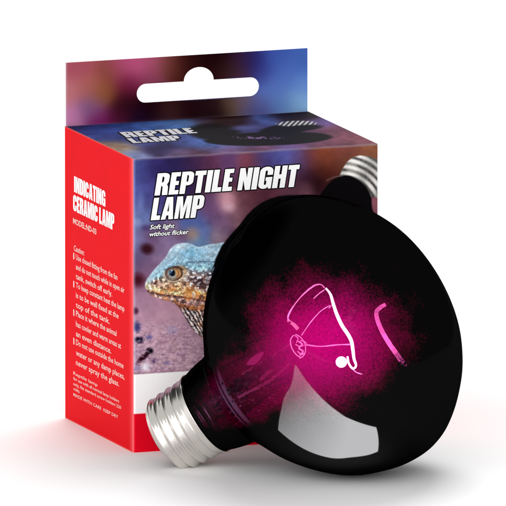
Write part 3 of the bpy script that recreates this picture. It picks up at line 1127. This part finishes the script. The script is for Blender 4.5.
V, F = lathe([(-217.2, 11), (-217, 19), (-214.5, 28), (-212.5, 31)], 96)
link_mesh('insulator', V, F, principled('black_glass', (0.01, 0.01, 0.012, 1), 0.2, .5, noise=(300, .8, 1)), cap, True)
V, F = lathe(smooth_profile([(-168.5, 42.1), (-166.5, 42.7), (-164, 43.7), (-162.2, 44.5), (-161.4, 44.7), (-161, 44.3), (-161, 43.0)], 3), 96)
link_mesh('cap_rim', V, F, NI, cap, True)

# ---- inside: everything placed by its distance along the axis (a), across it (l) and towards the front (d)


def px(x, y, d=40.0):
    """design-plane point: offsets across the bulb as drawn on its side view, d units in front of the axis"""
    dx, dy = x - 334.0, y - 336.3
    p = dx * Rv - dy * Uv
    # move along the view line until the point lies d in front of the axis
    w_ = (d - p.dot(E1)) / Vv.dot(E1)
    p = p + Vv * w_
    return Vector((p.dot(E1), p.dot(E2), p.dot(AX)))


def emit(name, col, strength):
    m, nt_, out_ = new_mat(name)
    e = nt_.nodes.new('ShaderNodeEmission')
    e.inputs[0].default_value = col
    e.inputs[1].default_value = strength
    nt_.links.new(e.outputs[0], out_.inputs[0])
    return m


HOT = emit('glowing_tungsten', (1.0, 0.9, 0.95, 1), 20.0)
WIRE = emit('warm_wire', (1.0, 0.5, 0.8, 1), 5.5)
WIRE2 = emit('dull_wire', (1.0, 0.2, 0.6, 1), .8)
fil = [(323.0, 289), (327.5, 295), (330, 303), (333.5, 314), (339, 326), (345, 335), (348.5, 342), (350, 351), (351, 359), (353, 366), (350, 369), (346, 364), (344.5, 357)]
V, F = tube_geo([px(a, b, 88) for a, b in fil], lambda f: (.75 + 1.0 * math.sin(math.pi * min(1, f * 1.25)) ** .7) if f < .72 else 1.0, 10)
link_mesh('filament', V, F, HOT, bulb, True)
bm = bmesh.new()
bmesh.ops.create_uvsphere(bm, u_segments=24, v_segments=16, radius=5.6)
for v in bm.verts:
    v.co = v.co + px(338.5, 362.5, 87)
me_v = [tuple(v.co) for v in bm.verts]
me_f = [tuple(v.index for v in f.verts) for f in bm.faces]
bm.free()
BEAD = emit('glowing_bead', (1.0, 0.9, 0.95, 1), 17.0)
link_mesh('glowing_bead', me_v, me_f, BEAD, bulb, True)
wires = [([(322, 289), (318, 285.6), (311, 287), (300, 296), (291, 307), (286, 316), (285.6, 321)], .95, WIRE),
         ([(311, 299.5), (317, 294), (324, 289.5)], .7, WIRE),
         ([(299, 336), (308, 323), (318, 312), (327.5, 306)], .6, WIRE),
         ([(304, 345.5), (318, 347), (334, 345.5), (347, 345)], .8, WIRE),
         ([(304, 352), (313, 357), (322, 361)], .4, WIRE2),
         ([(350, 370), (354, 373), (359, 374.5)], .7, WIRE),
         ([(327, 296), (329, 301), (329, 306), (326, 309)], .5, WIRE)]
for p, r, m in wires:
    V, F = tube_geo([px(a, b, 86) for a, b in p], lambda f, r=r: r * (.55 + .3 * math.sin(f * 7 + r * 9) ** 2), 8)
    link_mesh('support_wire', V, F, m, bulb, True)
V, F = tube_geo([px(a, b, 40) for a, b in [(285.5, 321), (289, 324), (291, 324.5)]], 1.5, 8)
V2, F2 = tube_geo([px(a, b, 40) for a, b in [(291, 325), (295.5, 330)]], 1.9, 8)
V, F = merge((V, F), (V2, F2))
link_mesh('wire_clamp', V, F, emit('bright_clamp', (1, .6, .8, 1), 2.6), bulb, True)
# coiled knot on the end of the stem
geos = []
for p, r in (([(291, 336), (288, 341), (289.5, 349), (294, 355.5), (298, 358)], .5), ([(293, 335), (298, 338), (302, 344), (303, 351), (301, 356.5), (297, 359)], .45),
             ([(296, 342), (299.5, 345), (296.5, 349), (300.5, 352), (297.5, 356)], .75), ([(292, 336), (295.5, 339), (294, 343.5)], .4),
             ([(298, 341), (303, 343), (304, 346.5)], .4), ([(293, 345), (297, 347), (301, 346)], .45), ([(295, 352), (299, 355), (302, 354)], .5)):
    geos.append(tube_geo([px(a, b, 66) for a, b in p], r, 7))
V, F = merge(*geos)
link_mesh('stem_knot', V, F, WIRE, bulb, True)
# filament's reflection in the glass, built as a glowing strip
REFLECT = emit('reflection_glow', (1.0, 0.30, 0.70, 1), 3.6)
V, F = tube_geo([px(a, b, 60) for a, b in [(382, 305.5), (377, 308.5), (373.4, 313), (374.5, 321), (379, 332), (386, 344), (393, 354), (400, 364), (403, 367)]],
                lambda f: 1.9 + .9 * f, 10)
link_mesh('filament_reflection', V, F, REFLECT, bulb, True)

# stem: glass tube, flare highlights and dark leads
STEM, nt2, out2 = new_mat('stem_glass')
t_ = nt2.nodes.new('ShaderNodeBsdfTransparent')
t_.inputs[0].default_value = (0.86, 0.75, 0.82, 1)
g_ = nt2.nodes.new('ShaderNodeBsdfGlossy')
g_.inputs[0].default_value = (0.5, 0.5, 0.5, 1)
g_.inputs['Roughness'].default_value = .08
dk = nt2.nodes.new('ShaderNodeBsdfTransparent')
dk.inputs[0].default_value = (0.06, 0.01, 0.04, 1)
lw = nt2.nodes.new('ShaderNodeLayerWeight')
lw.inputs[0].default_value = .35
pw = nt2.nodes.new('ShaderNodeMath')
pw.operation = 'POWER'
pw.inputs[1].default_value = 2.5
nt2.links.new(lw.outputs['Facing'], pw.inputs[0])
m1 = nt2.nodes.new('ShaderNodeMixShader')
nt2.links.new(pw.outputs[0], m1.inputs[0])
nt2.links.new(t_.outputs[0], m1.inputs[1])
nt2.links.new(dk.outputs[0], m1.inputs[2])
m2 = nt2.nodes.new('ShaderNodeMixShader')
m2.inputs[0].default_value = .12
nt2.links.new(m1.outputs[0], m2.inputs[1])
nt2.links.new(g_.outputs[0], m2.inputs[2])
nt2.links.new(m2.outputs[0], out2.inputs[0])
a0 = px(214, 402, 10)
a1 = px(297, 350, 30)
V, F = tube_geo([a0.lerp(a1, k / 20) for k in range(21)], lambda f: 29 - 7 * min(1, f * 1.5), 40, False)
F = F[:-2]
stem = link_mesh('stem', V, F, STEM, bulb, True)
LEAD = principled('dark_lead', (0.012, 0.002, 0.01, 1), .25, .5, noise=(2000, .3, 1))
LEAD2 = principled('lead_glass', (0.9, 0.35, 0.6, 1), .2, .5, noise=(2500, .2, 1))
for i, (p, r, jit, m) in enumerate([([(226, 392), (246, 382), (262, 371), (278, 362), (291, 354)], 3.6, 1.3, LEAD), ([(232, 384), (250, 373), (270, 358), (286, 349)], 2.6, 1.3, LEAD),
                                    ([(236, 398), (256, 388), (272, 378), (288, 364)], 1.6, .8, LEAD2), ([(240, 375), (262, 362), (280, 350), (291, 342)], 1.3, .8, LEAD2),
                                    ([(258, 380), (270, 370), (284, 358)], 1.8, 1.2, LEAD2)]):
    V, F = tube_geo([px(a, b, 50) for a, b in p], r, 7, True, jit, i)
    link_mesh('lead_wire', V, F, m, stem)
rnd = random.Random(4)
for nm, mt, cnt_ in (('solder_flecks', LEAD2, 150), ('soot_flecks', LEAD, 90)):  # pink flecks stand in for glints, dark ones added for contrast
    geos = []
    for i in range(cnt_):
        t_a = rnd.uniform(-140, -48)
        c_ = Vector((rnd.uniform(38, 47) - (t_a < -118) * 6, -1 + rnd.gauss(0, 9.5) , t_a))
        c_ = Vector((c_.x, max(-24, min(24, c_.y + 4)), c_.z))
        r_ = rnd.uniform(.5, 1.5) * (1.5 if nm[1] == 'o' and mt is LEAD else 1)
        pts_ = [c_ + Vector((rnd.uniform(-1, 1), rnd.uniform(-1, 1), rnd.uniform(-1.8, 1.8))) * r_ for _ in range(5)]
        geos.append(([tuple(p) for p in pts_], [(0, 1, 2), (0, 2, 3), (0, 3, 4), (0, 4, 1), (1, 2, 3), (1, 3, 4)]))
    V, F = merge(*geos)
    link_mesh(nm, V, F, mt, stem)
PET = emit('pink_plate', (1, .1, .5, 1), .55)
V, F = tube_geo([px(a, b, 44) for a, b in [(245, 365), (252, 361), (261, 353)]], lambda f: .8 + 3 * math.sin(math.pi * f), 8)
link_mesh('getter_plate', V, F, PET, stem, True)
# dark lines added to draw the stem tube's edges
for p in ([(243, 395), (268, 384), (300, 371), (322, 360)], [(228, 352), (250, 342), (270, 333), (288, 323)]):
    V, F = tube_geo([px(a, b, 46) for a, b in p], 1.3, 7)
    link_mesh('edge_line', V, F, LEAD, stem, True)
# stem's flare ring, cut to arcs that stand in for the neck's highlights
FL = principled('highlight_grey', (0.42, 0.46, 0.46, 1), .3, .5, noise=(900, .8, 1))
for tt, rr, wd in ((-115, 45.0, 2.3), (-120.5, 42.5, .9)):
    pts = []
    for k in range(41):
        a = math.radians(-62 + 124 * k / 40)
        pts.append(Vector((rr * math.cos(a), rr * math.sin(a), tt)))
    V, F = tube_geo(pts, lambda f, wd=wd: .3 + wd * math.sin(math.pi * f) ** .8, 8, False)
    link_mesh('flare_highlight', V, F, FL, stem, True)

# ------------------------------------------------------------------ the table sheet
TBL = principled('white_sheet', (0.93, 0.93, 0.93, 1), .9, .0, noise=(8, .985, 1.0))
V = [(-6000, -3000, 0), (6000, -3000, 0), (6000, 12000, 0), (-6000, 12000, 0)]
fl = link_mesh('table_surface', V, [(0, 1, 2, 3)], TBL)
tag(fl, 'plain white tabletop sheet under the carton and the bulb', 'table surface', kind='structure')
